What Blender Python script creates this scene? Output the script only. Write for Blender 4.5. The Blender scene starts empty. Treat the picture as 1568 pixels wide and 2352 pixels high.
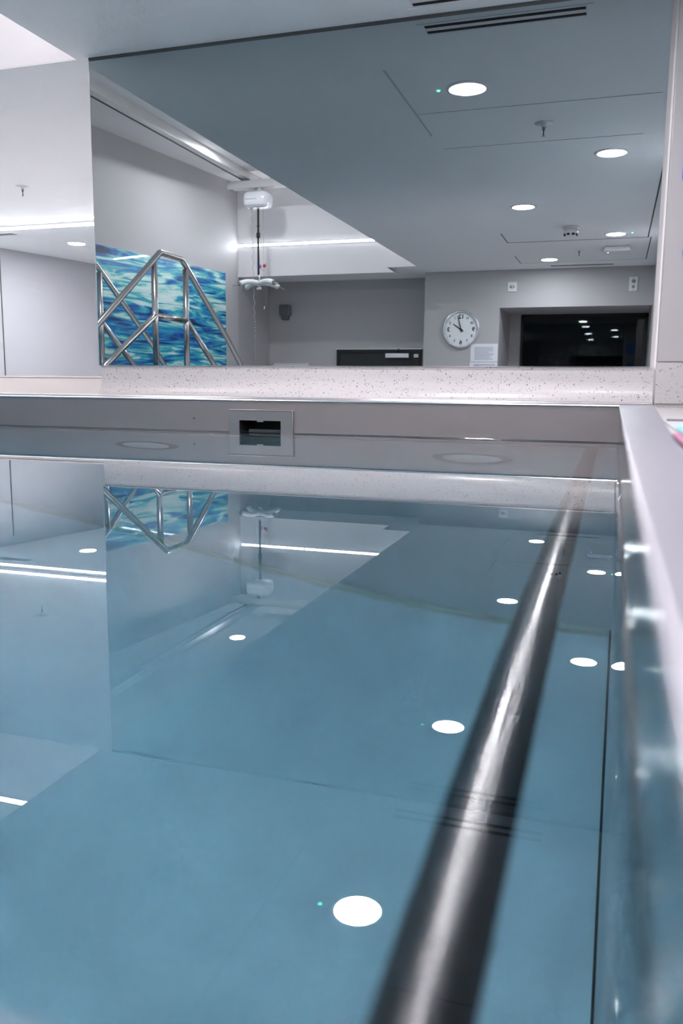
import bpy, bmesh, math, random
from mathutils import Vector, Matrix
random.seed(4)
S = 1.1            # metres per layout unit (camera height above the ceiling line = 1 unit)
ZF = 1.4           # dry floor lies 1.4 units under the camera
sc = bpy.context.scene
COL = sc.collection
PI = math.pi

# ------------------------------------------------------------------ materials
def new_mat(name):
    m = bpy.data.materials.new(name); m.use_nodes = True
    nt = m.node_tree; nt.nodes.clear()
    out = nt.nodes.new('ShaderNodeOutputMaterial')
    return m, nt, out

def principled(name, col, rough=0.5, metal=0.0, spec=0.5, coat=0.0, coat_rough=0.05, noise=0.0, nscale=6.0, bump=0.0, bscale=40.0, stretch=None, aniso=0.0):
    m, nt, out = new_mat(name)
    b = nt.nodes.new('ShaderNodeBsdfPrincipled')
    b.inputs['Base Color'].default_value = (*col, 1)
    b.inputs['Roughness'].default_value = rough
    b.inputs['Metallic'].default_value = metal
    b.inputs['Specular IOR Level'].default_value = spec
    b.inputs['Coat Weight'].default_value = coat
    b.inputs['Coat Roughness'].default_value = coat_rough
    b.inputs['Anisotropic'].default_value = aniso
    nt.links.new(b.outputs[0], out.inputs[0])
    tc = nt.nodes.new('ShaderNodeTexCoord')
    mp = nt.nodes.new('ShaderNodeMapping')
    nt.links.new(tc.outputs['Object'], mp.inputs[0])
    if stretch: mp.inputs['Scale'].default_value = stretch
    if noise:
        n = nt.nodes.new('ShaderNodeTexNoise'); n.inputs['Scale'].default_value = nscale; n.inputs['Detail'].default_value = 4
        nt.links.new(mp.outputs[0], n.inputs[0])
        r = nt.nodes.new('ShaderNodeMapRange')
        r.inputs[3].default_value = 1 - noise; r.inputs[4].default_value = 1 + noise
        nt.links.new(n.outputs[0], r.inputs[0])
        mx = nt.nodes.new('ShaderNodeVectorMath'); mx.operation = 'SCALE'
        mx.inputs[0].default_value = col
        nt.links.new(r.outputs[0], mx.inputs['Scale'])
        nt.links.new(mx.outputs[0], b.inputs['Base Color'])
    if bump:
        n = nt.nodes.new('ShaderNodeTexNoise'); n.inputs['Scale'].default_value = bscale; n.inputs['Detail'].default_value = 3
        nt.links.new(mp.outputs[0], n.inputs[0])
        bp = nt.nodes.new('ShaderNodeBump'); bp.inputs['Strength'].default_value = bump; bp.inputs['Distance'].default_value = 0.002
        nt.links.new(n.outputs[0], bp.inputs['Height'])
        nt.links.new(bp.outputs[0], b.inputs['Normal'])
    return m

def emission(name, col, s):
    m, nt, out = new_mat(name)
    e = nt.nodes.new('ShaderNodeEmission'); e.inputs[0].default_value = (*col, 1); e.inputs[1].default_value = s
    nt.links.new(e.outputs[0], out.inputs[0]); return m

def mirror_mat(name, col):
    m, nt, out = new_mat(name)
    g = nt.nodes.new('ShaderNodeBsdfGlossy'); g.inputs['Color'].default_value = (*col, 1); g.inputs['Roughness'].default_value = 0.0
    nt.links.new(g.outputs[0], out.inputs[0]); return m

def speckle(name, base, scale=150.0):
    m, nt, out = new_mat(name)
    b = nt.nodes.new('ShaderNodeBsdfPrincipled'); b.inputs['Roughness'].default_value = 0.3
    nt.links.new(b.outputs[0], out.inputs[0])
    tc = nt.nodes.new('ShaderNodeTexCoord')
    cur = None
    for k, (s, thr, dens, dark) in enumerate(((scale, 0.28, 0.68, (0.13, 0.12, 0.12)), (scale*1.7, 0.30, 0.62, (0.36, 0.34, 0.345)))):
        mp = nt.nodes.new('ShaderNodeMapping'); mp.inputs['Location'].default_value = (k*3.7, k*1.3, 0.4)
        nt.links.new(tc.outputs['Object'], mp.inputs[0])
        nz = nt.nodes.new('ShaderNodeTexNoise'); nz.inputs['Scale'].default_value = s*1.5
        nt.links.new(mp.outputs[0], nz.inputs[0])
        sub = nt.nodes.new('ShaderNodeVectorMath'); sub.operation = 'SCALE'; sub.inputs['Scale'].default_value = 0.012
        nt.links.new(nz.outputs['Color'], sub.inputs[0])
        add = nt.nodes.new('ShaderNodeVectorMath'); nt.links.new(mp.outputs[0], add.inputs[0]); nt.links.new(sub.outputs[0], add.inputs[1])
        v = nt.nodes.new('ShaderNodeTexVoronoi'); v.inputs['Scale'].default_value = s
        nt.links.new(add.outputs[0], v.inputs[0])
        lt = nt.nodes.new('ShaderNodeMath'); lt.operation = 'LESS_THAN'; lt.inputs[1].default_value = thr
        nt.links.new(v.outputs['Distance'], lt.inputs[0])
        sp = nt.nodes.new('ShaderNodeSeparateColor'); nt.links.new(v.outputs['Color'], sp.inputs[0])
        gt = nt.nodes.new('ShaderNodeMath'); gt.operation = 'GREATER_THAN'; gt.inputs[1].default_value = dens
        nt.links.new(sp.outputs[0], gt.inputs[0])
        mu = nt.nodes.new('ShaderNodeMath'); mu.operation = 'MULTIPLY'
        nt.links.new(lt.outputs[0], mu.inputs[0]); nt.links.new(gt.outputs[0], mu.inputs[1])
        mx = nt.nodes.new('ShaderNodeMix'); mx.data_type = 'RGBA'
        nt.links.new(mu.outputs[0], mx.inputs[0])
        if cur is None: mx.inputs[6].default_value = (*base, 1)
        else: nt.links.new(cur, mx.inputs[6])
        mx.inputs[7].default_value = (*dark, 1)
        cur = mx.outputs[2]
    nt.links.new(cur, b.inputs['Base Color'])
    return m

def mural_mat():
    m, nt, out = new_mat('printed_water_mural')
    b = nt.nodes.new('ShaderNodeBsdfPrincipled'); b.inputs['Roughness'].default_value = 0.35
    b.inputs['Coat Weight'].default_value = 0.6; b.inputs['Coat Roughness'].default_value = 0.02
    nt.links.new(b.outputs[0], out.inputs[0])
    tc = nt.nodes.new('ShaderNodeTexCoord')
    def ripples(scale, stretch, warp, seed):
        mp = nt.nodes.new('ShaderNodeMapping'); mp.inputs['Location'].default_value = (seed, 0, seed*0.7)
        mp.inputs['Rotation'].default_value = (0, math.radians(6), 0)
        mp.inputs['Scale'].default_value = stretch
        nt.links.new(tc.outputs['Object'], mp.inputs[0])
        n = nt.nodes.new('ShaderNodeTexNoise'); n.inputs['Scale'].default_value = scale; n.inputs['Detail'].default_value = 6.0
        n.inputs['Roughness'].default_value = 0.58; n.inputs['Distortion'].default_value = warp
        nt.links.new(mp.outputs[0], n.inputs[0]); return n.outputs[0]
    a = ripples(1.7, (0.50, 1, 2.4), 1.6, 1.0)
    c = ripples(3.6, (0.36, 1, 3.4), 2.6, 7.0)
    sep = nt.nodes.new('ShaderNodeSeparateXYZ'); nt.links.new(tc.outputs['Object'], sep.inputs[0])
    hgt = nt.nodes.new('ShaderNodeMapRange')       # paler at the top of the print, finer darker ripples below
    hgt.inputs[1].default_value = -0.3; hgt.inputs[2].default_value = 1.1; hgt.inputs[3].default_value = -0.07; hgt.inputs[4].default_value = 0.07
    nt.links.new(sep.outputs[2], hgt.inputs[0])
    mixv = nt.nodes.new('ShaderNodeMath'); mixv.operation = 'MULTIPLY_ADD'; mixv.inputs[1].default_value = 0.55
    nt.links.new(c, mixv.inputs[0])
    half = nt.nodes.new('ShaderNodeMath'); half.operation = 'MULTIPLY'; half.inputs[1].default_value = 0.45
    nt.links.new(a, half.inputs[0]); nt.links.new(half.outputs[0], mixv.inputs[2])
    ad = nt.nodes.new('ShaderNodeMath'); ct = nt.nodes.new('ShaderNodeMath'); ct.operation = 'MULTIPLY_ADD'; ct.inputs[1].default_value = 1.5; ct.inputs[2].default_value = -0.248
    nt.links.new(mixv.outputs[0], ct.inputs[0]); nt.links.new(ct.outputs[0], ad.inputs[0]); nt.links.new(hgt.outputs[0], ad.inputs[1])
    r = nt.nodes.new('ShaderNodeValToRGB'); nt.links.new(ad.outputs[0], r.inputs[0])
    el = r.color_ramp.elements
    el[0].position = 0.37; el[0].color = (0.004, 0.03, 0.08, 1)
    el[1].position = 0.75; el[1].color = (0.75, 0.92, 0.90, 1)
    for p, cc in ((0.42, (0.006, 0.07, 0.26)), (0.47, (0.012, 0.15, 0.48)), (0.51, (0.02, 0.27, 0.60)), (0.55, (0.03, 0.42, 0.52)), (0.59, (0.11, 0.58, 0.58)), (0.64, (0.55, 0.80, 0.78))):
        e = el.new(p); e.color = (*cc, 1)
    nt.links.new(r.outputs[0], b.inputs['Base Color'])
    return m

def water_mat():
    m, nt, out = new_mat('pool_water')
    g = nt.nodes.new('ShaderNodeBsdfGlass'); g.inputs['IOR'].default_value = 1.33; g.inputs['Roughness'].default_value = 0.0
    g.inputs['Color'].default_value = (1, 1, 1, 1)
    nt.links.new(g.outputs[0], out.inputs['Surface'])
    v = nt.nodes.new('ShaderNodeVolumeAbsorption'); v.inputs['Color'].default_value = (0.16, 0.75, 0.94, 1); v.inputs['Density'].default_value = WATER_DENS
    nt.links.new(v.outputs[0], out.inputs['Volume'])
    return m

WATER_DENS = 0.29
K = {}
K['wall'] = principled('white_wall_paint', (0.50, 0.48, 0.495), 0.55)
K['wall_lit'] = principled('lit_white_wall_paint', (0.86, 0.83, 0.84), 0.55)  # lighter copy of the wall paint, the recess's brighter light put into the colour
K['panel'] = principled('white_wall_panel', (0.49, 0.49, 0.525), 0.35)
K['pier'] = principled('pale_pier_panel', (0.40, 0.385, 0.40), 0.4)
K['ceil'] = principled('matt_white_ceiling', (0.925, 0.95, 0.965), 0.6)  # slight cool tint paints in the blue light bounced up by the pool
K['seam'] = principled('dark_joint', (0.10, 0.10, 0.10), 0.8)
K['seam_soft'] = principled('grey_joint', (0.62, 0.62, 0.62), 0.8)
K['floor'] = principled('grey_vinyl_floor', (0.70, 0.70, 0.72), 0.5, noise=0.08)
K['speck'] = speckle('speckled_solid_surface', (0.485, 0.465, 0.475))
K['cream'] = principled('cream_solid_surface', (0.86, 0.81, 0.79), 0.3)
K['steel'] = principled('brushed_stainless_steel', (0.34, 0.315, 0.32), 0.34, metal=0.75, noise=0.06, nscale=2.0, bump=0.06, bscale=60, stretch=(0.15, 0.15, 3.0))
K['steel_lip'] = principled('satin_stainless_coping', (0.44, 0.42, 0.46), 0.38, metal=1.0)
K['basin'] = principled('pale_pool_lining', (0.565, 0.58, 0.595), 0.5, noise=0.34, nscale=1.0)
K['tube'] = principled('polished_stainless_tube', (0.62, 0.60, 0.59), 0.22, metal=1.0)
def rail_mat():
    m, nt, out = new_mat('dark_brushed_rail')
    b = nt.nodes.new('ShaderNodeBsdfPrincipled'); b.inputs['Base Color'].default_value = (0.29, 0.285, 0.29, 1); b.inputs['Metallic'].default_value = 1.0
    b.inputs['Roughness'].default_value = 0.25
    b.inputs['Anisotropic'].default_value = 0.94; b.inputs['Anisotropic Rotation'].default_value = RAIL_ROT
    tg = nt.nodes.new('ShaderNodeTangent'); tg.direction_type = 'RADIAL'; tg.axis = 'Y'
    nt.links.new(tg.outputs[0], b.inputs['Tangent']); nt.links.new(b.outputs[0], out.inputs[0]); return m
RAIL_ROT = 0.25
K['rail_dark'] = rail_mat()
K['steel_side'] = principled('smooth_stainless_side', (0.36, 0.37, 0.385), 0.16, metal=1.0)
K['plate'] = principled('satin_steel_plate', (0.44, 0.425, 0.425), 0.30, metal=1.0, noise=0.05, nscale=14)
K['black'] = principled('black_plastic', (0.012, 0.013, 0.014), 0.4)
K['slot'] = principled('dark_slot', (0.01, 0.012, 0.012), 0.7)
K['white'] = principled('white_plastic', (0.82, 0.82, 0.84), 0.3)
K['gloss_white'] = principled('gloss_white_plastic', (0.84, 0.84, 0.88), 0.12, coat=0.6)
K['foam'] = principled('white_foam_sleeve', (0.84, 0.83, 0.83), 0.7)
K['grey'] = principled('grey_plastic', (0.30, 0.30, 0.32), 0.45)
K['dkgrey'] = principled('charcoal_plastic', (0.055, 0.065, 0.075), 0.45)
K['slate'] = principled('slate_grey_plastic', (0.13, 0.145, 0.16), 0.45)
K['door'] = principled('black_door_leaf', (0.012, 0.013, 0.014), 0.45)
K['doorframe'] = principled('black_door_frame', (0.006, 0.006, 0.006), 0.5)
K['alu'] = principled('aluminium', (0.70, 0.70, 0.72), 0.35, metal=0.9)
K['dial'] = principled('clock_dial', (0.88, 0.90, 0.92), 0.5)
K['clockrim'] = principled('clock_rim_silver', (0.60, 0.61, 0.63), 0.25, metal=0.6)
K['ink'] = principled('black_ink', (0.01, 0.012, 0.015), 0.6)
K['inkgrey'] = principled('grey_ink', (0.26, 0.26, 0.30), 0.7)
K['inkblue'] = principled('pale_blue_print', (0.50, 0.52, 0.62), 0.7)
K['paper'] = principled('laminated_paper', (0.86, 0.86, 0.92), 0.3)
K['track'] = principled('cream_hoist_track', (0.72, 0.70, 0.68), 0.30, coat=0.4)
K['blue'] = principled('blue_sign_face', (0.015, 0.19, 0.72), 0.3)
K['cyan'] = principled('cyan_foam', (0.16, 0.62, 0.74), 0.5)
K['pink'] = principled('magenta_foam', (0.36, 0.14, 0.23), 0.5)
K['matgrey'] = principled('grey_foam_mat', (0.42, 0.43, 0.47), 0.5)
K['red'] = principled('red_toggle', (0.65, 0.03, 0.03), 0.4)
K['bluetag'] = principled('blue_tag', (0.10, 0.12, 0.60), 0.5)
K['yellow'] = principled('yellow_sign', (0.62, 0.47, 0.13), 0.5)
K['cord'] = principled('grey_cord', (0.42, 0.40, 0.40), 0.6)
K['redcord'] = principled('dull_red_cord', (0.40, 0.22, 0.22), 0.6)
K['glassblack'] = principled('night_black_glass', (0.004, 0.005, 0.006), 0.02, spec=0.5)
K['mirror'] = mirror_mat('tinted_mirror', (0.44, 0.495, 0.515))
K['mirror2'] = mirror_mat('clear_mirror', (0.66, 0.69, 0.70))
K['mirror_edge'] = principled('mirror_edge_trim', (0.12, 0.13, 0.13), 0.3, metal=0.6)
K['mirror_lip'] = principled('bright_mirror_edge', (0.8, 0.8, 0.8), 0.15, metal=1.0)
K['lens'] = emission('downlight_lens', (1.0, 0.985, 0.97), 2.0)
K['lens2'] = emission('recess_downlight_lens', (1.0, 0.94, 0.955), 66.0)
K['led'] = emission('led_strip_diffuser', (1.0, 0.95, 0.97), 14.0)
K['led_alcove'] = emission('alcove_led_diffuser', (1.0, 0.96, 0.985), 13.0)
K['green'] = emission('green_indicator', (0.05, 0.9, 0.45), 2.0)
K['violet'] = emission('violet_indicator', (0.25, 0.2, 1.0), 2.5)
K['disc'] = principled('pale_fitting_lens', (0.92, 0.96, 0.97), 0.3)
K['ring'] = principled('dull_fitting_ring', (0.20, 0.20, 0.20), 0.4)
K['joint'] = principled('olive_joint', (0.42, 0.42, 0.33), 0.6)
K['lip_highlight'] = principled('coping_edge_highlight', (0.85, 0.83, 0.85), 0.22, metal=1.0)  # coping steel lightened so the rim's highlight line sits in its colour
K['mural'] = mural_mat()
K['water'] = water_mat()

# ------------------------------------------------------------------ mesh builder (layout units, local to the thing)
class MB:
    def __init__(s): s.bm = bmesh.new()
    def _add(s, verts, faces, smooth=False, mi=0):
        vs = [s.bm.verts.new(Vector(v)*S) for v in verts]
        fs = []
        for f in faces:
            try: q = s.bm.faces.new([vs[i] for i in f])
            except ValueError: continue
            q.smooth = smooth; q.material_index = mi; fs.append(q)
        return vs, fs
    def box(s, x0, x1, y0, y1, z0, z1, bevel=0.0, seg=2, mi=0):
        v = [(x, y, z) for z in (z0, z1) for y in (y0, y1) for x in (x0, x1)]
        f = [(0,2,3,1),(4,5,7,6),(0,1,5,4),(2,6,7,3),(0,4,6,2),(1,3,7,5)]
        vs, fs = s._add(v, f, mi=mi)
        if bevel:
            ed = list({e for q in fs for e in q.edges})
            r = bmesh.ops.bevel(s.bm, geom=ed, offset=bevel*S, segments=seg, profile=0.5, affect='EDGES', clamp_overlap=True)
            for q in r['faces']: q.smooth = True; q.material_index = mi
        return s
    def prism(s, pts, axis, a0, a1, bevel=0.0, seg=3, smooth=False, mi=0):
        n = len(pts)
        def P(p, a):
            if axis == 'x': return (a, p[0], p[1])
            if axis == 'y': return (p[0], a, p[1])
            return (p[0], p[1], a)
        v = [P(p, a0) for p in pts] + [P(p, a1) for p in pts]
        f = [tuple(range(n-1, -1, -1)), tuple(range(n, 2*n))] + [(i, (i+1) % n, n+(i+1) % n, n+i) for i in range(n)]
        vs, fs = s._add(v, f, mi=mi)
        if smooth:
            for q in fs[2:]: q.smooth = True
        if bevel:
            ed = list({e for q in fs[:2] for e in q.edges})
            r = bmesh.ops.bevel(s.bm, geom=ed, offset=bevel*S, segments=seg, profile=0.5, affect='EDGES', clamp_overlap=True)
            for q in r['faces']: q.smooth = True
        return s
    def tube(s, path, r, n=16, cap=True, mi=0):
        path = [Vector(p) for p in path]; m = len(path); rings = []
        rs = r if isinstance(r, (list, tuple)) else [r]*m
        up = None; verts = []
        for i, p in enumerate(path):
            if i == 0: t = (path[1]-p).normalized()
            elif i == m-1: t = (p-path[i-1]).normalized()
            else: t = ((p-path[i-1]).normalized()+(path[i+1]-p).normalized()).normalized()
            if up is None:
                up = Vector((0,0,1)) if abs(t.z) < 0.9 else Vector((1,0,0))
            up = (up - t*up.dot(t)).normalized(); sd = t.cross(up)
            k = 1.0
            if 0 < i < m-1:
                c = (p-path[i-1]).normalized().dot((path[i+1]-p).normalized()); k = 1.0/max(0.6, math.sqrt((1+c)/2))
            for j in range(n):
                a = 2*PI*j/n; verts.append(p + (up*math.cos(a)+sd*math.sin(a))*rs[i]*(1.0 if k < 1.02 else 1.0))
        f = []
        for i in range(m-1):
            for j in range(n):
                f.append((i*n+j, i*n+(j+1) % n, (i+1)*n+(j+1) % n, (i+1)*n+j))
        vs, fs = s._add(verts, f, True, mi)
        if cap:
            for ring in (vs[:n][::-1], vs[-n:]):
                try: q = s.bm.faces.new(ring); q.material_index = mi
                except ValueError: pass
        return s
    def lathe(s, prof, n=40, smooth=True, mi=0, centre=(0,0), squash=1.0, cap=True):
        verts = []; m = len(prof)
        for (r, z) in prof:
            for j in range(n):
                a = 2*PI*j/n; verts.append((centre[0]+r*math.cos(a), centre[1]+r*math.sin(a)*squash, z))
        f = [(i*n+j, i*n+(j+1) % n, (i+1)*n+(j+1) % n, (i+1)*n+j) for i in range(m-1) for j in range(n)]
        vs, fs = s._add(verts, f, smooth, mi)
        if cap:
            for ring in (vs[:n][::-1], vs[-n:]):
                try: q = s.bm.faces.new(ring); q.material_index = mi
                except ValueError: pass
        return s
    def rot(s, axis, ang):
        bmesh.ops.rotate(s.bm, verts=s.bm.verts, cent=(0,0,0), matrix=Matrix.Rotation(ang, 3, axis)); return s
    def move(s, x, y, z):
        bmesh.ops.translate(s.bm, verts=s.bm.verts, vec=Vector((x,y,z))*S); return s

def obj(name, mb, mats, parent=None, loc=None, rotz=0.0, label=None):
    bmesh.ops.recalc_face_normals(mb.bm, faces=mb.bm.faces)
    me = bpy.data.meshes.new(name); mb.bm.to_mesh(me); mb.bm.free()
    for m in (mats if isinstance(mats, (list, tuple)) else [mats]): me.materials.append(m)
    o = bpy.data.objects.new(name, me); COL.objects.link(o)
    if parent is not None: o.parent = parent
    if loc is not None: o.location = wpos(*loc) if parent is None else Vector(loc)*S
    elif parent is None: o.location = wpos(0, 0, 0)
    o.rotation_euler = (0, 0, rotz)
    if label: o['label'] = label
    return o

def wpos(x, y, z): return Vector((x*S, y*S, (z+ZF)*S))
def thing(name, label, cat, loc, rotz=0.0, group=None):
    o = bpy.data.objects.new(name, None); COL.objects.link(o)
    o.empty_display_size = 0.1; o.location = wpos(*loc); o.rotation_euler = (0, 0, rotz)
    o['label'] = label; o['category'] = cat
    if group: o['group'] = group
    return o
def tag(o, label, cat, group=None, kind=None):
    o['label'] = label; o['category'] = cat
    if group: o['group'] = group
    if kind: o['kind'] = kind
    return o
def struct(name, mb, mats, label, cat='wall', loc=None, rotz=0.0):
    o = obj(name, mb, mats, None, loc, rotz); o['kind'] = 'structure'; o['label'] = label; o['category'] = cat
    return o
def dup(root, loc, label, rotz=None, group=None):
    r = root.copy(); COL.objects.link(r); r.location = wpos(*loc); r['label'] = label
    if rotz is not None: r.rotation_euler = (0, 0, rotz)
    if group: r['group'] = group
    for ch in list(root.children):
        c = ch.copy(); COL.objects.link(c); c.parent = r
        for g in list(ch.children):
            d = g.copy(); COL.objects.link(d); d.parent = c
    return r
def text_mesh(mb_name, txt, size, mat, parent, loc, rot, bold=0.0):
    cu = bpy.data.curves.new('lettering', 'FONT'); cu.body = txt; cu.size = size*S; cu.align_x = 'CENTER'; cu.align_y = 'CENTER'
    cu.extrude = 0.0006; cu.offset = bold
    t = bpy.data.objects.new('lettering_source', cu); COL.objects.link(t)
    bpy.context.view_layer.update()
    dg = bpy.context.evaluated_depsgraph_get()
    me = bpy.data.meshes.new_from_object(t.evaluated_get(dg)); bpy.data.objects.remove(t, do_unlink=True)
    me.name = mb_name; me.materials.clear(); me.materials.append(mat)
    o = bpy.data.objects.new(mb_name, me); COL.objects.link(o); o.parent = parent
    o.location = Vector(loc)*S; o.rotation_euler = rot
    return o

# ------------------------------------------------------------------ setting
YM = 2.409                     # face of the big mirror
XR = 0.255                     # right hand wall
PX0, PX1, PY0, PY1 = -3.5, 0.015, 0.04, 2.30     # inside of the pool tank
ZB, ZW, ZC = -1.85, -0.146, -0.046               # basin floor, water level, coping top

m = MB()
m.box(-4.9, XR+0.05, -3.75, PY0-0.06, -1.45, -1.4)
m.box(-4.9, XR+0.05, PY1+0.06, 4.85, -1.45, -1.4)
m.box(-4.9, PX0-0.06, PY0-0.06, PY1+0.06, -1.45, -1.4)
m.box(PX1+0.06, XR+0.05, PY0-0.06, PY1+0.06, -1.45, -1.4)
struct('floor', m, K['floor'], 'grey vinyl floor around the raised pool', 'floor')

m = MB()
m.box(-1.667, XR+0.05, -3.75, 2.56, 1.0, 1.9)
m.box(-3.7, -1.667, -3.75, -2.3525, 1.0, 1.9)
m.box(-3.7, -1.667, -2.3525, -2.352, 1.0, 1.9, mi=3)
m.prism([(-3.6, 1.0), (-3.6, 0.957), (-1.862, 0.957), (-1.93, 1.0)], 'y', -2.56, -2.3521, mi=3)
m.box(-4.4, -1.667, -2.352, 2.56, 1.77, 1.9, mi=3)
m.box(-4.9, -1.3, 2.56, 4.9, 1.0, 1.12); m.box(-4.9, -1.667, 2.4092, 2.56, 1.0, 1.0025)
zs = 0.9985
def seam(x0, y0, x1, y1, w=0.0035, mi=1):
    if abs(x1-x0) > abs(y1-y0): m.box(x0, x1, y0-w/2, y0+w/2, zs, 1.0005, mi=mi)
    else: m.box(x0-w/2, x0+w/2, min(y0,y1), max(y0,y1), zs, 1.0005, mi=mi)
seam(-0.757, 1.588, 0.098, 1.588, 0.003, 2); seam(-0.755, 1.107, 0.05, 1.107, 0.003, 2)
seam(-0.765, 2.05, -0.765, 1.3, 0.008, 2)
seam(0.153, 0.72, 0.153, -1.362, 0.008); seam(-0.781, -1.362, 0.158, -1.362, 0.007); seam(-0.781, -0.99, -0.781, -1.362, 0.006)
seam(0.172, -1.362, 0.172, -2.38, 0.007); seam(-0.80, -2.39, 0.175, -2.39, 0.004, 2); seam(-0.80, -1.99, -0.80, -2.39, 0.005)
struct('ceiling', m, [K['ceil'], K['seam'], K['seam_soft'], K['wall_lit']], 'white ceiling with a raised recess on the left and thin panel joints', 'ceiling')

m = MB()
m.box(-1.62, XR+0.05, 2.42, 2.56, -1.4, 1.0)
m.box(-4.4, -1.667, 2.409, 2.56, 1.003, 1.77)
struct('wall_back', m, K['wall_lit'], 'white wall behind the big mirror, ending in the raised recess')

m = MB()
m.prism([(-3.95, 2.409), (-3.33, -2.352), (-3.35, -3.13), (-3.35, -3.75), (-4.4, -3.75), (-4.4, 2.409)], 'z', -1.4, 1.77)
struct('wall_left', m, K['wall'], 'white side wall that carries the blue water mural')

m = MB()
m.prism([(-4.158, 2.409), (-4.663, 4.705), (-4.9, 4.705), (-4.9, 2.409)], 'z', -1.4, 1.0)
m.box(-4.16, -3.95, 2.41, 2.56, -1.4, 1.0)
m.prism([(-4.499, 3.978), (-4.5005, 3.986), (-4.51, 3.984), (-4.509, 3.976)], 'z', -0.6, 0.93, mi=1)
struct('wall_alcove_left', m, [K['panel'], K['seam']], 'white panelled side wall of the alcove with one vertical joint')
m = MB(); m.box(-1.45, -1.35, 2.56, 4.9, -1.4, 1.0)
struct('wall_alcove_right', m, K['panel'], 'white side wall of the alcove hidden behind the big mirror')
m = MB(); m.box(-4.9, -1.45, 4.72, 4.9, -1.4, 1.0)
struct('wall_alcove_back', m, K['wall'], 'white wall at the rear of the alcove behind its mirror')

m = MB()
YE, YD = -2.762, -3.13
m.box(-1.68, -1.007, -3.75, YE, -1.4, 1.0)
m.box(-1.007, XR, -3.75, YE, 0.678, 1.0)
m.box(-1.007, XR, -3.75, YE, -1.4, -0.35)
m.box(-1.007, -0.90, -3.75, -3.545, -0.35, 0.678)
m.box(-3.35, -1.68, -3.75, YD, -1.4, 1.0)
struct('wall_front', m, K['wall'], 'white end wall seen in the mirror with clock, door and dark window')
m = MB(); m.box(XR, XR+0.05, -3.75, 2.42, -1.4, 1.0)
struct('wall_right', m, K['wall'], 'white right hand wall close to the pool edge')

# dark window in the end wall
w = thing('window_1', 'large black night window set deep in the end wall', 'window', (-0.32, -3.55, 0.15)); w['kind'] = 'structure'
m = MB(); m.box(-0.575, 0.574, -0.02, 0.0, -0.49, 0.527); obj('pane', m, K['glassblack'], w)
m = MB()
m.box(-0.579, -0.558, -0.01, 0.018, -0.50, 0.527); m.box(0.545, 0.575, -0.01, 0.018, -0.50, 0.527); m.box(-0.579, 0.575, -0.01, 0.018, 0.505, 0.5275); m.box(-0.579, 0.575, -0.01, 0.018, -0.50, -0.47)
obj('frame', m, K['black'], w)

# door
d = thing('door_1', 'black door with silver closer in the end wall', 'door', (-2.2, YD, -1.4)); d['kind'] = 'structure'
m = MB(); m.box(-0.425, -0.395, 0.0, 0.03, 0.0, 1.737); m.box(0.395, 0.425, 0.0, 0.03, 0.0, 1.737); m.box(-0.395, 0.395, 0.0, 0.03, 1.705, 1.737); obj('frame', m, K['doorframe'], d)
m = MB(); m.box(-0.395, 0.395, 0.0, 0.018, 0.003, 1.704); obj('leaf', m, K['door'], d)
m = MB(); m.box(-0.43, 0.43, 0.0, 0.034, 1.737, 1.743); obj('head_trim', m, K['alu'], d, label='bright strip along the top of the door frame')
m = MB(); m.box(0.075, 0.31, 0.018, 0.06, 1.655, 1.70, 0.006); cl = obj('door_closer', m, K['alu'], d, label='silver box of the door closer')
m = MB(); m.tube([(0.25, 0.05, 1.70), (0.25, 0.055, 1.715), (0.215, 0.10, 1.735), (0.185, 0.06, 1.725)], 0.006, 8); obj('closer_arm', m, K['dkgrey'], cl)
m = MB(); m.box(0.35, 0.395, 0.018, 0.021, 1.662, 1.692); m.box(0.356, 0.389, 0.0205, 0.0218, 1.681, 1.684, mi=1); m.box(0.356, 0.389, 0.0205, 0.0218, 1.672, 1.675, mi=1)
obj('name_plate', m, [K['alu'], K['inkgrey']], d)

# speckled upstand under the mirror (coved foot) and pier on the right
m = MB()
pr = [(2.42, 0.0525), (2.413, 0.0525), (2.4127, 0.046), (2.4125, 0.020)]
for k in range(1, 13):
    a = PI/2*k/12; pr.append((2.4125-0.026*(1-math.cos(a)), 0.020-0.0600*math.sin(a)))
pr += [(2.382, -0.046), (2.42, -0.046)]
m.prism(pr, 'x', -1.618, 0.096)
struct('trim_1', m, K['speck'], 'speckled off-white upstand running below the big mirror', 'trim')
m = MB(); m.box(0.0995, XR, 2.362, 2.42, 0.0665, 0.9995, 0.002)
struct('trim_2', m, K['pier'], 'pale wall panel of the pier right of the mirror', 'trim')
m = MB(); m.box(0.0995, XR, 2.36, 2.42, -0.0425, 0.0635, 0.0015)
struct('trim_3', m, K['speck'], 'square speckled block at the foot of the right pier', 'trim')
m = MB(); m.box(0.1005, XR, 2.368, 2.42, -0.055, 0.30)
struct('trim_4', m, K['seam_soft'], 'dark joint around the speckled block of the pier', 'trim')
m = MB(); m.prism([(0.0985, 2.362), (0.05, 0.66), (0.036, -0.30), (XR, -0.30), (XR, 2.362)], 'z', -0.10, -0.052)
struct('trim_5', m, K['speck'], 'speckled deck strip between the pool rim and the right wall', 'trim')
m = MB(); m.box(-4.16, -1.62, 2.405, 2.77, -0.10, -0.052)
struct('trim_6', m, K['cream'], 'cream ledge behind the pool rim at the alcove', 'trim')
m = MB(); m.box(-4.5, -1.45, 2.77, 2.87, -1.4, 0.0135); m.box(-4.5, -1.45, 2.766, 2.874, 0.0155, 0.0215); m.box(-4.5, -1.45, 2.775, 2.865, 0.0135, 0.0155)
struct('trim_7', m, K['cream'], 'low cream parapet with thin cap in front of the alcove', 'trim')

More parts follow.
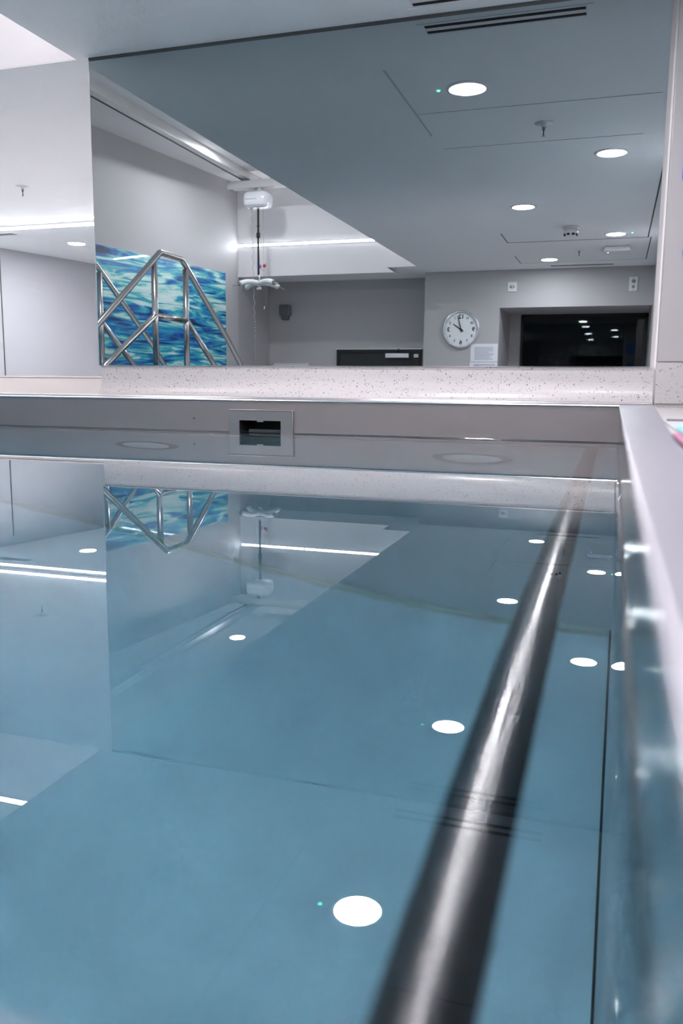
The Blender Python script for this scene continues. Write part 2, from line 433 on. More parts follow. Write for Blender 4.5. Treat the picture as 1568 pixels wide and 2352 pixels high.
# ------------------------------------------------------------------ mirrors
t = thing('wall_mirror', 'large tinted mirror reflecting mural, hoist, clock and ceiling lights', 'mirror', (-0.769, YM, 0.053))
m = MB(); m.box(-0.853, 0.853, 0.0, 0.011, 0.0015, 0.945); obj('glass', m, K['mirror'], t)
m = MB(); m.box(-0.853, 0.853, -0.004, 0.012, 0.9395, 0.9468); obj('top_channel', m, K['mirror_edge'], t, label='thin dark channel along the top of the mirror')
m = MB(); m.box(-0.853, 0.853, -0.002, 0.011, -0.0005, 0.0018); obj('bottom_edge', m, K['mirror_lip'], t, label='thin bright strip under the mirror')
m = MB(); m.box(-0.8550, -0.8530, -0.001, 0.011, 0.0, 0.94); obj('side_edge', m, K['mirror_lip'], t)
t = thing('alcove_mirror', 'mirror at the back of the alcove left of the big mirror', 'mirror', (-3.06, 4.705, -1.0))
m = MB(); m.box(-1.602, 1.60, 0.0, 0.012, 0.0, 1.995); obj('glass', m, K['mirror2'], t)

# ------------------------------------------------------------------ pool
pool = thing('swimming_pool', 'stainless steel hydrotherapy pool with pale basin and steel rim', 'pool', (0, 0, 0))
HX0, HX1, HZ0, HZ1 = -1.065, -0.932, -0.20, -0.109
ZL = -0.30; ZT = -0.0525
m = MB()
m.box(PX0-0.05, HX0, PY1, PY1+0.05, ZL, ZT); m.box(HX1, PX1+0.035, PY1, PY1+0.05, ZL, ZT)
m.box(HX0, HX1, PY1, PY1+0.05, HZ1, ZT); m.box(HX0, HX1, PY1, PY1+0.05, ZL, HZ0)
obj('end_wall', m, K['steel'], pool, label='brushed steel end wall with the skimmer opening')
m = MB(); m.box(PX1, PX1+0.035, PY0, PY1, ZL, ZT); obj('side_wall', m, K['steel_side'], pool)
m = MB(); m.box(PX0-0.05, PX0, PY0, PY1, ZL, ZT); obj('side_wall', m, K['steel'], pool)
m = MB(); m.box(PX0-0.05, PX1+0.035, PY0-0.05, PY0, ZL, ZT); obj('end_wall', m, K['steel'], pool)
m = MB()
m.box(PX0-0.05, PX1+0.035, PY1, PY1+0.05, ZB, ZL); m.box(PX0-0.05, PX1+0.035, PY0-0.05, PY0, ZB, ZL)
m.box(PX1+0.011, PX1+0.035, PY0, PY1, ZB, ZL); m.box(PX0-0.05, PX0, PY0, PY1, ZB, ZL)
obj('basin_lining', m, K['basin'], pool, label='pale lining of the basin walls below the steel band')
m = MB(); m.box(PX0-0.05, PX1+0.035, PY0-0.05, PY1+0.05, ZB-0.05, ZB); obj('basin_floor', m, K['basin'], pool, label='pale floor of the pool basin')
m = MB()
pr = [(2.405, ZC), (2.405, ZT), (2.300, ZT)]
for k in range(7):
    a = PI*k/6; pr.append((2.2985-0.0032*math.sin(a), (ZT+ZC)/2-(ZC-ZT)/2*math.cos(a)))
m.prism(pr, 'x', -3.55, 0.0118); m.box(-3.55, 0.093, 2.366, 2.405, ZC, -0.0405, 0.002)
obj('coping', m, K['lip_highlight'], pool)
m = MB(); m.prism([(0.0115, -0.30), (0.0115, 2.2945), (0.0118, 2.405), (0.098, 2.405), (0.098, 2.358), (0.049, 0.66), (0.035, -0.30)], 'z', ZT, ZC, 0.002)
obj('coping', m, K['steel_lip'], pool)
m = MB(); m.box(-3.55, 0.0115, -0.30, PY0+0.004, ZT, ZC, 0.002); obj('coping', m, K['steel_lip'], pool)
m = MB(); m.box(-3.55, PX0+0.004, PY0+0.004, 2.29, ZT, ZC, 0.002); obj('coping', m, K['steel_lip'], pool)
m = MB(); m.box(PX1+0.0055, PX1+0.011, PY0, PY1, ZB, ZB+0.003); obj('floor_joint', m, K['slot'], pool, label='dark joint between basin floor and side wall')
m = MB(); m.box(PX0, PX1+0.0055, PY1-0.018, PY1, ZB, ZB+0.004); obj('floor_joint', m, K['joint'], pool, label='olive joint along the foot of the far basin wall')
# small steel dimples on the far wall
m = MB(); m.lathe([(0.0026, 0.0), (0.0026, 0.003), (0.0012, 0.004)], 12).rot('X', PI/2).move(-1.219, PY1, -0.106)
obj('bolt_head', m, K['dkgrey'], pool)

# water body with a tiny meniscus climbing the walls
m = MB()
rings = [(-0.018, 0.0030), (0.0, 0.0030), (0.0007, 0.0020), (0.0016, 0.0012), (0.0028, 0.0006), (0.0045, 0.0002), (0.0070, 0.0), (0.02, 0.0)]
verts = []; faces = []
for ins, h in rings:
    for (x, y) in ((PX0+ins, PY0+ins), (PX1-ins, PY0+ins), (PX1-ins, PY1-ins), (PX0+ins, PY1-ins)): verts.append((x, y, ZW+h))
nr = len(rings)
for i in range(nr-1):
    for j in range(4): faces.append((i*4+j, i*4+(j+1) % 4, (i+1)*4+(j+1) % 4, (i+1)*4+j))
faces.append(tuple((nr-1)*4+j for j in range(4)))
b0 = len(verts)
for (x, y) in ((PX0-0.018, PY0-0.018), (PX1+0.024, PY0-0.018), (PX1+0.024, PY1+0.018), (PX0-0.018, PY1+0.018)): verts.append((x, y, ZB-0.02))
for j in range(4): faces.append((j, (j+1) % 4, b0+(j+1) % 4, b0+j))
faces.append((b0, b0+1, b0+2, b0+3))
m._add(verts, faces)
water = tag(obj('pool_water', m, K['water']), 'still clear teal water filling the steel pool', 'water')

# submerged grab rail along the right and far walls
RX, RY, RR = -0.047, 2.238, 0.0165
t = thing('grab_rail', 'submerged round steel grab rail along the pool side', 'handrail', (RX, 0, -0.235))
m = MB(); m.tube([(0, PY0+0.0005, 0), (0, RY, 0)], RR, 40)
m.lathe([(0.0, RR), (RR*0.5, RR*0.866), (RR*0.866, RR*0.5), (RR, 0), (RR*0.866, -RR*0.5), (RR*0.5, -RR*0.866), (0.0, -RR)], 24, centre=(0, RY), cap=False)
obj('tube', m, K['rail_dark'], t)
m = MB(); m.tube([(-0.0001, RY, 0), (PX0-RX+0.0005, RY, 0)], RR, 40); obj('tube', m, K['tube'], t)

# skimmer
t = thing('skimmer', 'rectangular steel skimmer faceplate with dark mouth at the waterline', 'skimmer', (-0.997, PY1, -0.146))
m = MB(); x0, x1, z0, z1 = -0.101, 0.103, -0.085, 0.068; a0, a1, c0, c1 = -0.068, 0.065, -0.054, 0.037
for bx in ((x0, a0, z0, z1), (a1, x1, z0, z1), (a0, a1, c1, z1), (a0, a1, z0, c0)): m.box(bx[0], bx[1], -0.007, 0.0, bx[2], bx[3])
m.box(x1-0.003, x1+0.002, -0.011, 0, z0, z1, 0.001); m.box(x0, x1, -0.010, -0.006, z1-0.003, z1+0.001, 0.001)
obj('faceplate', m, K['plate'], t)
m = MB(); m.box(a0, a1, 0.10, 0.105, c0, c1); m.box(a0-0.004, a0, 0, 0.105, c0, c1); m.box(a1, a1+0.004, 0, 0.105, c0, c1); m.box(a0, a1, 0, 0.105, c1, c1+0.004); m.box(a0, a1, 0, 0.105, c0-0.004, c0)
obj('mouth', m, K['slot'], t)
m = MB(); m.box(a0+0.018, a1-0.002, 0.02, 0.03, -0.03, 0.010, 0.002); obj('weir_flap', m, K['dkgrey'], t)
m = MB(); m.box(-0.01, 0.01, -0.009, -0.003, c1-0.004, c1+0.001); obj('latch', m, K['plate'], t)

# round fittings below the water on the far wall
def fitting(loc, label):
    t = thing('pool_inlet', label, 'pool fitting', loc, 0, 'round underwater fittings')
    m = MB(); m.lathe([(0.085, 0.0), (0.112, 0.0), (0.112, 0.006), (0.104, 0.012), (0.085, 0.012)], 48, cap=False).rot('X', PI/2); obj('ring', m, K['ring'], t)
    m = MB(); m.lathe([(0.0, 0.010), (0.06, 0.009), (0.085, 0.004)], 48, cap=False).rot('X', PI/2); obj('face', m, K['disc'], t)
    return t
f1 = fitting((-0.365, PY1, -0.69), 'round underwater wall fitting nearer the right corner of the pool')
dup(f1, (-1.385, PY1, -0.73), 'round underwater wall fitting left of the skimmer')

# stile of stainless steps by the left wall, with two handrails
t = thing('pool_steps', 'stainless stile steps over the pool wall between two handrails', 'steps', (-3.08, 0, -1.4))
m = MB(); m.box(-0.42, 0.42, -0.34, 0.17, 1.354, 1.362, 0.002); obj('landing', m, K['plate'], t)
for k in range(5):
    m = MB(); m.box(-0.30, 0.30, -0.52-0.17*k, -0.35-0.17*k, 1.10-0.23*k, 1.115-0.23*k, 0.002); obj('tread', m, K['plate'], t)
for s in (-1, 1):
    m = MB(); m.prism([(-0.34, 1.354), (-0.34, 1.05), (-1.20, 0.0), (-1.30, 0.0)], 'x', s*0.31-0.008, s*0.31+0.008); obj('stringer', m, K['steel'], t)
def handrail(loc, label):
    t = thing('stair_handrail', label, 'handrail', loc, 0, 'handrails of the pool steps')
    k = 1.111; Y = lambda ym: 2*YM - ym*k
    r = 0.0190
    def bend(pts, rad, n=6):
        out = [Vector(pts[0])]
        for i in range(1, len(pts)-1):
            p = Vector(pts[i]); a = (Vector(pts[i-1])-p); b = (Vector(pts[i+1])-p)
            rr = min(rad, a.length*0.45, b.length*0.45); a.normalize(); b.normalize()
            for j in range(n+1):
                u = j/n; out.append(p + a*rr*(1-u)**2 + b*rr*u**2)
        out.append(Vector(pts[-1])); return out
    top = [(0, Y(3.55), -0.30), (0, Y(3.55), 0.22), (0, Y(4.298), 0.803), (0, Y(4.545), 0.800), (0, Y(5.15), 0.325), (0, Y(5.367), 0.134), (0, Y(5.50), -0.05), (0, Y(5.50), -1.39)]
    path = bend(top[:3], 0.16)[:-1] + bend([top[1], top[2], top[3]], 0.012, 3)[1:-1] + bend([top[2], top[3], top[4]], 0.012, 3)[1:-1] + bend(top[4:], 0.12)[0:]
    m = MB(); m.tube(path, r, 18); obj('top_rail', m, K['tube'], t)
    mid = [(0, Y(3.60), -0.06), (0, Y(3.725), 0.092), (0, Y(4.229), 0.411), (0, Y(4.596), 0.411), (0, Y(4.962), 0.123), (0, Y(5.10), 0.0)]
    m = MB(); m.tube([mid[0], mid[1], mid[2]], r, 16); m.tube([mid[2], mid[3]], r, 16); m.tube([mid[3], mid[4], mid[5]], r, 16); obj('mid_rail', m, K['tube'], t)
    for ym, zt in ((4.23, 0.745), (4.590, 0.742)):
        m = MB(); m.tube([(0, Y(ym), -0.038), (0, Y(ym), zt)], r*1.05, 18); m.lathe([(0.036, -0.0385), (0.036, -0.033), (0.02, -0.03)], 20, centre=(0, Y(ym))); obj('post', m, K['tube'], t)
    return t
h1 = handrail((-2.749, 0, 0), 'stainless handrail of the pool steps, farther from the mural')
dup(h1, (-3.41, 0, 0), 'stainless handrail of the pool steps, beside the mural')

# ------------------------------------------------------------------ mural
ang = math.atan2(-2.352-2.409, -3.33+3.95)        # direction along the left wall
L0 = Vector((-3.95, 2.409)); dirw = Vector((0.62, -4.761)).normalized()
def wall_pt(y): return -3.95 + 0.62*(2.409-y)/4.761
ya, yb = 1.3, -2.13
ln = (ya-yb)/abs(dirw.y)
m = MB(); m.box(0.0, ln, 0.0, 0.010, 0.0, 1.33, 0.001)
mu = obj('wall_mural', m, K['mural'], None, (wall_pt(ya)+0.0015, ya, -0.362), ang)
tag(mu, 'glossy blue and turquoise water mural on the left wall', 'mural')

DOWN_W = 1.85
# ------------------------------------------------------------------ ceiling fittings
def downlight(loc, label, lens='lens'):
    t = thing('downlight', label, 'ceiling light', loc, 0, 'round recessed downlights')
    m = MB(); m.lathe([(0.060, 0.0), (0.0605, -0.004), (0.064, -0.0055), (0.072, -0.004), (0.074, 0.0)], 48, cap=False); obj('bezel', m, K['white'], t)
    m = MB(); m.lathe([(0.0, -0.0032), (0.0602, -0.0032)], 48, cap=False); obj('lens', m, K[lens], t)
    if lens == 'lens':
        k = 1.0 if loc[1] > 3 else 1.0
        ld = bpy.data.lights.new('downlight_lamp', 'AREA'); ld.shape = 'DISK'; ld.size = 0.118*S; ld.energy = DOWN_W*k; ld.color = (1.0, 0.958, 0.975)
        lo = bpy.data.objects.new('lamp', ld); COL.objects.link(lo); lo.parent = t; lo.location = (0, 0, -0.0045*S)
    return t
d1 = downlight((-0.535, 1.815, 1.0), 'round ceiling downlight nearest the mirror, beside a green indicator')
dup(d1, (-0.071, 0.855, 1.0), 'round ceiling downlight just past the sprinkler near the right wall')
dup(d1, (-0.55, -0.165, 1.0), 'round ceiling downlight in front of the smoke detector')
dup(d1, (-0.054, -1.18, 1.0), 'round ceiling downlight between smoke detector and wireless access point')
dup(d1, (-0.558, -2.23, 1.0), 'round ceiling downlight nearest the end wall, by the slot grille')
downlight((-3.80, 4.0, 1.0), 'round downlight in the alcove ceiling, seen in the alcove mirror')
d2 = downlight((-2.83, -1.2, 1.77), 'round downlight in the raised ceiling recess near the hoist', 'lens2')
dup(d2, (-2.45, 0.75, 1.77), 'round downlight in the raised ceiling recess nearer the mirror')

def indicator(loc, label):
    m = MB(); m.lathe([(0.0, -0.003), (0.0045, -0.0025), (0.006, 0.0)], 16)
    return tag(obj('indicator_light', m, K['green'], None, loc), label, 'indicator light', 'green emergency indicators')
i1 = indicator((-0.634, 1.817, 1.0), 'small green indicator beside the downlight nearest the mirror')
i2 = i1.copy(); COL.objects.link(i2); i2.location = wpos(0.049, -1.165, 1.0); i2['label'] = 'small green indicator right of the downlight near the access point'

def slot_grille(loc, half, label, dep=0.036):
    t = thing('slot_grille', label, 'air vent', loc, 0, 'linear slot air grilles')
    m = MB(); m.box(-half-0.02, half+0.02, dep+0.004, dep+0.006, -0.002, 0.0002); m.box(-half-0.004, half+0.004, -dep-0.004, dep+0.004, -0.0006, 0.0002); obj('frame', m, [K['white']], t)
    for s in (-1, 1):
        m = MB(); m.box(-half, half, s*0.019-0.0075, s*0.019+0.0075, -0.0016, -0.0004); obj('slot', m, K['slot'], t)
    return t
slot_grille((-0.35, 2.316, 1.0), 0.219, 'double slot air grille in the ceiling next to the mirror top')
slot_grille((-0.322, -2.615, 1.0), 0.25, 'double slot air grille in the ceiling along the end wall')
slot_grille((-4.20, 4.45, 1.0), 0.22, 'double slot air grille in the alcove ceiling')

def sprinkler(loc, label):
    t = thing('sprinkler_head', label, 'sprinkler', loc, 0, 'ceiling sprinkler heads')
    m = MB(); m.lathe([(0.036, 0.0), (0.035, -0.003), (0.012, -0.006), (0.008, -0.011), (0.004, -0.014)], 28); obj('rosette', m, K['white'], t)
    m = MB(); m.tube([(0, 0, -0.012), (0, 0, -0.046)], 0.0022, 10); m.tube([(-0.007, 0, -0.012), (-0.005, 0, -0.022), (0, 0, -0.030)], 0.0012, 6); m.tube([(0.007, 0, -0.012), (0.005, 0, -0.022), (0, 0, -0.030)], 0.0012, 6); obj('bulb', m, K['dkgrey'], t)
    m = MB(); m.lathe([(0.006, -0.046), (0.006, -0.048)], 20); obj('deflector', m, K['grey'], t)
    return t
s1 = sprinkler((-0.318, 1.35, 1.0), 'sprinkler head in the ceiling between the two thin panel joints')
dup(s1, (-2.985, 3.80, 1.0), 'sprinkler head in the alcove ceiling left of the big mirror')
dup(s1, (-0.309, -1.765, 1.0), 'sprinkler head left of the wireless access point')

t = thing('smoke_detector', 'white round smoke detector hanging under the ceiling', 'smoke detector', (-0.323, -0.845, 1.0))
m = MB(); m.lathe([(0.050, 0.0), (0.050, -0.014), (0.046, -0.018)], 36); obj('base', m, K['white'], t)
m = MB(); m.lathe([(0.040, -0.018), (0.046, -0.026), (0.046, -0.040), (0.038, -0.052), (0.030, -0.060), (0.022, -0.064), (0.0, -0.065)], 36, cap=False); bd = obj('body', m, K['white'], t)
for k in range(8):
    m = MB(); m.box(-0.009, 0.009, 0.034, 0.044, -0.056, -0.045, 0.001).rot('Z', PI/4*k+0.35); obj('vent_slot', m, K['slot'], bd)

t = thing('wireless_access_point', 'white rounded wireless access point on the ceiling with violet light', 'access point', (-0.046, -1.77, 1.0))
m = MB(); m.prism([(-0.082, 0.0), (-0.086, -0.010), (-0.098, -0.036), (0.098, -0.036), (0.090, -0.010), (0.084, 0.0)], 'y', -0.10, 0.10, 0.012, 4); obj('housing', m, K['white'], t)
m = MB(); m.lathe([(0.0, -0.0385), (0.004, -0.038), (0.005, -0.036)], 12, centre=(-0.06, 0.02)); obj('status_light', m, K['violet'], t)

def led(loc, x0, x1, label, rot=0.0, h=0.008, up=True, mat='led'):
    t = thing('led_strip', label, 'strip light', loc, rot, 'linear strip lights')
    m = MB()
    if up: m.box(x0, x1, -0.004, 0.0, -h-0.004, h+0.004)
    else: m.box(x0, x1, -h-0.004, h+0.004, -0.0003, 0.004)
    obj('channel', m, K['alu'], t)
    m = MB()
    if up: m.box(x0, x1, -0.006, -0.0035, -h, h)
    else: m.box(x0, x1, -h, h, -0.003, 0.0)
    obj('diffuser', m, K[mat], t); return t
led((-2.80, YM, 1.263), -1.14, 1.10, 'strip light on the recess face above the alcove opening')
led((-3.0, -2.352, 1.231), -0.315, 0.31, 'strip light on the far recess face behind the hoist', PI)
led((-2.165, -2.352, 1.231), -0.48, 0.50, 'strip light on the far recess face beside the ceiling edge', PI)
led((-3.06, 4.612, 0.9995), -1.55, 1.45, 'strip light set in the alcove ceiling before its mirror', 0, 0.017, False, 'led_alcove')

# ------------------------------------------------------------------ ceiling hoist
HY = -1.98
t = thing('ceiling_track', 'cream ceiling hoist track running along the raised recess', 'hoist track', (-3.08, 0, 1.77))
pts = [(0.09, 2.36), (0.03, 1.2), (0.0, 0.3), (0.0, -2.3)]
def lane(off): return [(x+off, y) for x, y in pts]
m = MB(); m.prism(lane(-0.035)+lane(0.035)[::-1], 'z', -0.062, 0.0, 0.006, 2); obj('profile', m, K['track'], t)
m = MB(); m.prism(lane(-0.036)+lane(-0.027)[::-1], 'z', -0.066, -0.0615); obj('edge_strip', m, K['black'], t, label='thin black strip along the track edge')  # thin black line under the outer bottom edge of the track
tr2 = dup(t, (-1.80, 0, 1.77), 'cream ceiling hoist track hidden behind the lower ceiling edge')
t = thing('traverse_beam', 'cream cross beam of the hoist hung below the ceiling tracks', 'hoist beam', (-2.5, HY, 1.66))
m = MB(); m.box(-0.73, 0.75, -0.045, 0.045, -0.03, 0.03, 0.004); obj('beam', m, K['track'], t)
for x in (-0.58, 0.70):
    m = MB(); m.box(x-0.03, x+0.03, -0.03, 0.03, 0.03, 0.048); obj('trolley', m, K['grey'], t)
m = MB(); m.box(-0.72, -0.69, -0.015, 0.015, -0.038, -0.03, 0.002); obj('end_stop', m, K['grey'], t)

t = thing('hoist_motor', 'white hoist motor unit hanging from the cross beam with black strap', 'hoist', (-2.965, HY, 1.54))
m = MB(); m.box(-0.117, 0.117, -0.085, 0.085, -0.077, 0.063, 0.052, 6); obj('housing', m, K['gloss_white'], t)
m = MB(); m.box(-0.09, 0.09, 0.0845, 0.087, -0.062, -0.058); m.box(-0.08, 0.02, 0.0845, 0.0862, -0.012, -0.008); obj('front_groove', m, K['grey'], t)
m = MB(); m.box(-0.05, 0.06, -0.03, 0.03, 0.058, 0.07); m.box(-0.045, -0.02, -0.03, 0.03, 0.07, 0.091); m.box(0.01, 0.04, -0.03, 0.03, 0.07, 0.091); obj('carriage', m, K['alu'], t)
m = MB(); m.box(-0.008, 0.008, -0.004, 0.004, -0.62, -0.074); m.box(-0.016, 0.016, -0.010, 0.010, -0.315, -0.270, 0.006); m.box(-0.02, 0.02, -0.006, 0.006, -0.222, -0.216); obj('strap', m, K['black'], t, label='black lifting strap with buckle')
m = MB(); m.box(0.008, 0.024, -0.001, 0.001, -0.565, -0.535).rot('Y', 0.0); obj('strap_tag', m, K['bluetag'], t, label='small blue tag on the strap')
m = MB(); pth = []
for k in range(110):
    z = -0.08 - 0.9*k/109
    pth.append((-0.05 + 0.025*(k/109) + 0.006*math.sin(k*0.62), 0.03, z))
m.tube(pth, 0.0022, 6); m.box(-0.062, -0.040, 0.02, 0.04, -0.11, -0.076, 0.003); obj('coiled_cord', m, K['cord'], t)
m = MB(); pth = [(-0.025, 0.03, -0.98), (-0.018, 0.03, -1.46)]
for k in range(20):
    z = -0.98 - 0.47*k/19; m.box(-0.0255+0.0003*k, -0.0215+0.0003*k, 0.028, 0.032, z-0.014, z)
obj('bead_chain', m, K['cord'], t)
m = MB(); m.tube([(0.055, 0.02, -0.08), (0.062, 0.02, -0.90)], 0.0013, 6); obj('pull_cord', m, K['redcord'], t)
m = MB(); m.tube([(0.062, 0.02, -0.885), (0.062, 0.02, -0.91)], 0.0035, 8); obj('cord_bead', m, K['white'], t)
m = MB(); m.lathe([(0.0, 0.016), (0.012, 0.01), (0.014, 0), (0.009, -0.012), (0.0, -0.016)], 14, cap=False).move(0.063, 0.02, -0.548); m.tube([(0.07, 0.02, -0.54), (0.082, 0.02, -0.528)], 0.003, 8); m.tube([(0.07, 0.02, -0.55), (0.085, 0.02, -0.548)], 0.003, 8)
pth = [(0.05+0.012*math.cos(a)-0.002, 0.02, -0.572+0.016*math.sin(a)) for a in [2*PI*q/16 for q in range(17)]]
m.tube(pth, 0.0014, 6); obj('emergency_toggle', m, K['red'], t, label='red emergency pull toggle')

t = thing('spreader_bar', 'four armed white foam spreader bar below the hoist strap', 'spreader bar', (-2.957, HY, 0.845))
m = MB(); m.tube([(0, 0, -0.045), (0, 0, 0.035)], 0.017, 16); m.tube([(0, 0, 0.03), (0, 0, 0.077)], 0.006, 10); m.box(-0.02, 0.02, -0.02, 0.02, -0.05, -0.03, 0.004); obj('hub', m, K['alu'], t)
for (dx, dy) in ((-0.235, -0.19), (0.245, 0.19), (-0.145, 0.19), (0.135, -0.19)):
    L = math.hypot(dx, dy)
    ln_ = [(dx*u, dy*u, 0.004+0.012*math.sin(PI*min(1, u*1.2))-0.024*u*u) for u in [0.05+0.75*k/10 for k in range(11)]]
    m = MB(); m.tube(ln_, [0.022]*11, 18); am = obj('arm', m, K['foam'], t)
    e = Vector(ln_[-1]); g = (e-Vector(ln_[-2])).normalized(); sd = Vector((-g.y, g.x, 0)).normalized()
    m = MB(); m.tube([e, e+g*0.012], 0.019, 14)
    lp = [e+g*0.01+sd*0.011]
    for k in range(9):
        a = PI*k/8; lp.append(e+g*(0.05+0.012*math.sin(a))+sd*0.011*math.cos(a))
    lp.append(e+g*0.01-sd*0.011); m.tube(lp, 0.005, 8); obj('sling_loop', m, K['grey'], am)

# ------------------------------------------------------------------ end wall things (they face the mirror)
t = thing('wall_clock', 'round white wall clock with black numerals on the end wall', 'clock', (-1.342, YE, 0.494))
m = MB(); m.lathe([(0.150, 0.020), (0.163, 0.022), (0.168, 0.014), (0.165, 0.0)], 64, cap=False).rot('X', -PI/2); obj('rim', m, K['clockrim'], t)
m = MB(); m.lathe([(0.0, 0.006), (0.153, 0.006)], 64, cap=False).rot('X', -PI/2); dl = obj('dial', m, K['dial'], t)
tx = (PI/2, 0, PI)
for n in range(1, 13):
    a = 2*PI*n/12; big = n % 3 == 0; R = 0.113 if not big else 0.112
    text_mesh('numeral', str(n), 0.052 if big else 0.030, K['ink'], dl, (-R*math.sin(a), 0.0075, R*math.cos(a)), tx, 0.0012 if big else 0.0003)
for n in range(12):
    m = MB(); m.box(-0.0012, 0.0012, 0.006, 0.0068, 0.138, 0.147).rot('Y', 2*PI*n/12); obj('hour_mark', m, K['ink'], dl)
m = MB(); m.prism([(-0.006, -0.025), (0.006, -0.025), (0.0035, 0.085), (-0.0035, 0.085)], 'y', 0.009, 0.0105).rot('Y', -math.radians(55)); obj('hour_hand', m, K['ink'], t)
m = MB(); m.prism([(-0.005, -0.025), (0.005, -0.025), (0.0025, 0.125), (-0.0025, 0.125)], 'y', 0.011, 0.0125).rot('Y', -math.radians(14.5)); obj('minute_hand', m, K['ink'], t)
m = MB(); m.lathe([(0.0095, 0.006), (0.0095, 0.014), (0.0, 0.0145)], 20, cap=False).rot('X', -PI/2); obj('hub_cap', m, K['ink'], t)

t = thing('notice_sheet', 'printed white notice sheet on the wall below the clock', 'notice', (-1.13, YE, 0.29))
m = MB(); m.box(-0.12, 0.12, 0.0, 0.002, -0.078, 0.078); sh = obj('sheet', m, K['paper'], t)
m = MB(); rr = random.Random(2)
for k in range(11):
    z = 0.045-0.0105*k; wd = rr.choice((0.165, 0.13, 0.17, 0.06, 0.155)); m.box(-0.085, -0.085+wd, 0.002, 0.0024, z, z+0.0035)
obj('text_lines', m, K['inkgrey'], sh)
t = thing('notice_sheet', 'second notice sheet with a pale blue block, under the first', 'notice', (-1.13, YE-0.0005, 0.10))
m = MB(); m.box(-0.125, 0.12, 0.0, 0.002, -0.108, 0.106); sh = obj('sheet', m, K['paper'], t)
m = MB(); m.box(-0.09, -0.04, 0.002, 0.0024, 0.02, 0.09); m.box(-0.04, 0.10, 0.002, 0.0024, 0.078, 0.09); m.box(-0.03, 0.08, 0.002, 0.0024, 0.05, 0.056); obj('print', m, K['inkblue'], sh)

def wall_plate(loc, hw, hh, label, kind):
    t = thing('wall_plate', label, 'wall plate', loc, 0, None)
    m = MB(); m.box(-hw, hw, 0, 0.008, -hh, hh, 0.002); pl = obj('plate', m, K['white'], t)
    m = MB()
    if kind == 'square':
        m.prism([(-0.024, 0.0), (-0.012, 0.012), (0.012, 0.012), (0.024, 0.0), (0.012, -0.012), (-0.012, -0.012)], 'y', 0.008, 0.011); obj('switch', m, K['grey'], t)
        m = MB(); m.lathe([(0.012, 0.011), (0.010, 0.016), (0, 0.017)], 16, cap=False).rot('X', -PI/2); obj('knob', m, K['alu'], t)
    else:
        m.lathe([(0.016, 0.008), (0.014, 0.016), (0, 0.017)], 20, cap=False).rot('X', -PI/2).move(0, 0, 0.022); obj('knob', m, K['grey'], t)
        m = MB(); m.box(-0.011, 0.011, 0.008, 0.012, -0.034, -0.012); obj('button', m, K['grey'], t)
        m = MB(); m.lathe([(0.003, 0.008), (0.002, 0.010)], 10).rot('X', -PI/2).move(0, 0, 0.048); m2 = MB(); m2.lathe([(0.003, 0.008), (0.002, 0.010)], 10).rot('X', -PI/2).move(0, 0, -0.048)
        obj('screw', m, K['inkgrey'], t); obj('screw', m2, K['inkgrey'], t)
wall_plate((-0.905, YE, 0.853), 0.040, 0.040, 'square white wall plate with a switch above the window corner', 'square')
wall_plate((0.094, YE, 0.853), 0.034, 0.058, 'tall white wall plate with knob and button at the right end', 'tall')

t = thing('soap_dispenser', 'charcoal soap dispenser on the wall left of the black door', 'dispenser', (-3.165, YD, 0.63))
m = MB(); m.box(-0.056, 0.056, 0.0, 0.07, 0.040, 0.145, 0.012, 3); obj('housing', m, K['slate'], t)
m = MB(); m.box(-0.036, 0.036, 0.0, 0.055, 0.0, 0.045, 0.008, 2); obj('spout', m, K['slate'], t)
t = thing('hand_dryer', 'white hand dryer top on the wall below the soap dispenser', 'hand dryer', (-3.08, YD, 0.0))
m = MB(); m.prism([(0.0, -0.1), (0.0, 0.204), (0.09, 0.204), (0.125, 0.185), (0.12, -0.1)], 'x', -0.185, 0.185, 0.008, 2); obj('housing', m, K['gloss_white'], t)
m = MB(); m.box(-0.15, 0.15, 0.12, 0.124, 0.0, 0.06, 0.001); obj('front_panel', m, K['alu'], t)
m = MB(); m.box(-0.006, 0.0, -0.10, 0.10, -0.10, 0.10, 0.001)
tag(obj('safety_sign', m, K['yellow'], None, (-1.6805, -2.98, 0.16)), 'yellow sign on the wall return beside the black door', 'sign')

# blue signs on the pier
t = thing('blue_sign', 'blue rounded sign plate on the pier near the photo edge', 'sign', (0.192, 2.362, 0.60))
m = MB(); rc = 0.014; pr = []
for (cx, cz, a0) in ((0.062-rc, 0.09-rc, 0), (-0.062+rc, 0.09-rc, PI/2), (-0.062+rc, -0.09+rc, PI), (0.062-rc, -0.09+rc, 3*PI/2)):
    for k in range(7): pr.append((cx+rc*math.cos(a0+PI/2*k/6), cz+rc*math.sin(a0+PI/2*k/6)))
m.prism(pr, 'y', -0.006, 0.0); obj('plate', m, K['blue'], t)
t = thing('blue_sign', 'round blue sign on the pier, below the rounded plate', 'sign', (0.197, 2.362, 0.343))
m = MB(); m.lathe([(0.054, 0.0), (0.054, 0.006)], 40).rot('X', PI/2); obj('plate', m, K['blue'], t)

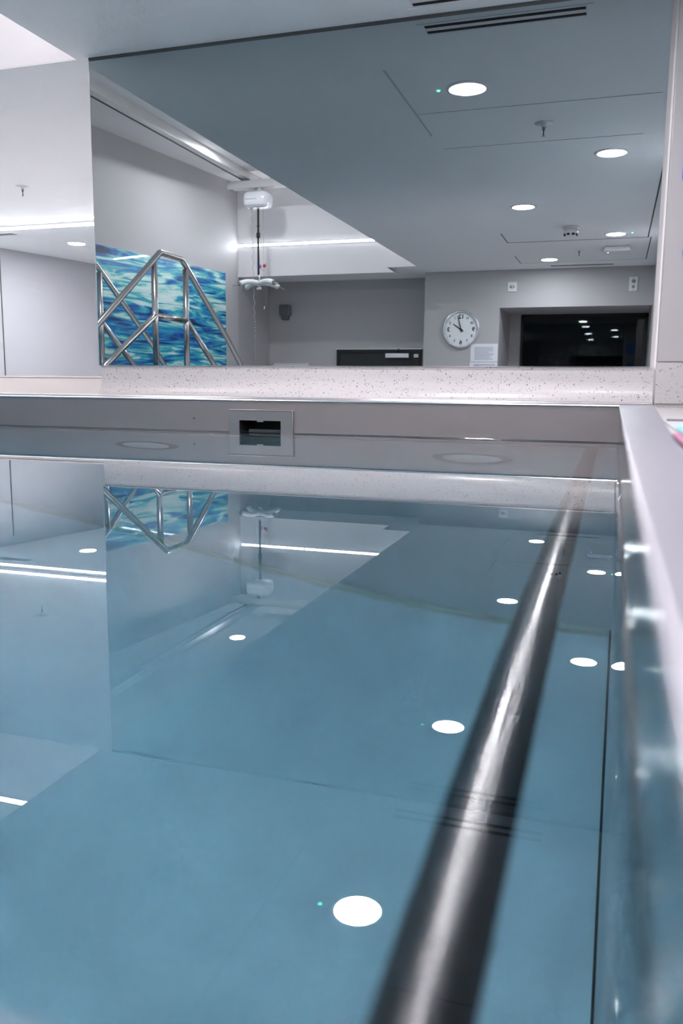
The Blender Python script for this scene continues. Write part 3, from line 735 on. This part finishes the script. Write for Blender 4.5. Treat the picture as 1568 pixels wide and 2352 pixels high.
# foam things lying on the deck by the right wall
t = thing('foam_mat', 'grey foam mat lying on the speckled deck at the right', 'mat', (0.16, 0.95, -0.052))
m = MB(); m.box(-0.088, 0.092, -0.50, 0.40, 0.0, 0.0022, 0.0008); obj('pad', m, K['matgrey'], t)
m = MB(); m.tube([(-0.084, 0.402, 0.0026), (0.09, 0.402, 0.0026)], 0.0024, 10); obj('edge_piping', m, K['dkgrey'], t)
t = thing('kickboard', 'cyan foam kickboard with magenta lower layer on the grey mat', 'kickboard', (0.16, 0.75, -0.0497))
m = MB(); m.prism([(-0.1, -0.25), (-0.0925, 0.26), (0.085, 0.26), (0.085, -0.25)], 'z', 0.0036, 0.0072, 0.001, 2); obj('board', m, K['cyan'], t)
m = MB(); m.prism([(-0.1035, -0.26), (-0.1025, 0.17), (-0.09, 0.20), (0.087, 0.20), (0.087, -0.26)], 'z', 0.0, 0.0035, 0.001, 2); obj('edge_layer', m, K['pink'], t, label='magenta lower layer of the float')

# ------------------------------------------------------------------ camera
M = [(0.95106, 0.30887, 0.00944), (0.05562, -0.14106, -0.98844), (-0.30397, 0.94058, -0.15134)]
cam = bpy.data.cameras.new('camera'); co = bpy.data.objects.new('camera', cam); COL.objects.link(co)
X, Y, Z = Vector(M[0]), -Vector(M[1]), -Vector(M[2])
mw = Matrix(((X.x, Y.x, Z.x), (X.y, Y.y, Z.y), (X.z, Y.z, Z.z))).to_4x4(); mw.translation = wpos(0, 0, 0)
co.matrix_world = mw
cam.sensor_fit = 'HORIZONTAL'; cam.sensor_width = 24.0; cam.lens = 1915.62*24.0/1568.0
cam.clip_start = 0.01; cam.clip_end = 60
cam.dof.use_dof = True; cam.dof.focus_distance = 3.1*S; cam.dof.aperture_fstop = 4.4
sc.camera = co

# ------------------------------------------------------------------ world and view
wd = bpy.data.worlds.new('night'); sc.world = wd; wd.use_nodes = True
wd.node_tree.nodes['Background'].inputs[0].default_value = (0.0, 0.0, 0.0, 1)
vs = sc.view_settings
vs.view_transform = 'Standard'; vs.look = 'None'; vs.gamma = 1.0; vs.use_curve_mapping = False; vs.exposure = 3.15
cy = sc.cycles
cy.max_bounces = 10; cy.diffuse_bounces = 4; cy.glossy_bounces = 5; cy.transmission_bounces = 5; cy.transparent_max_bounces = 4
cy.caustics_reflective = True; cy.caustics_refractive = True; cy.blur_glossy = 0.3
cy.sample_clamp_indirect = 0.0; cy.sample_clamp_direct = 0.0
cy.use_denoising = True
cy.use_adaptive_sampling = True; cy.adaptive_threshold = 0.06; cy.adaptive_min_samples = 16
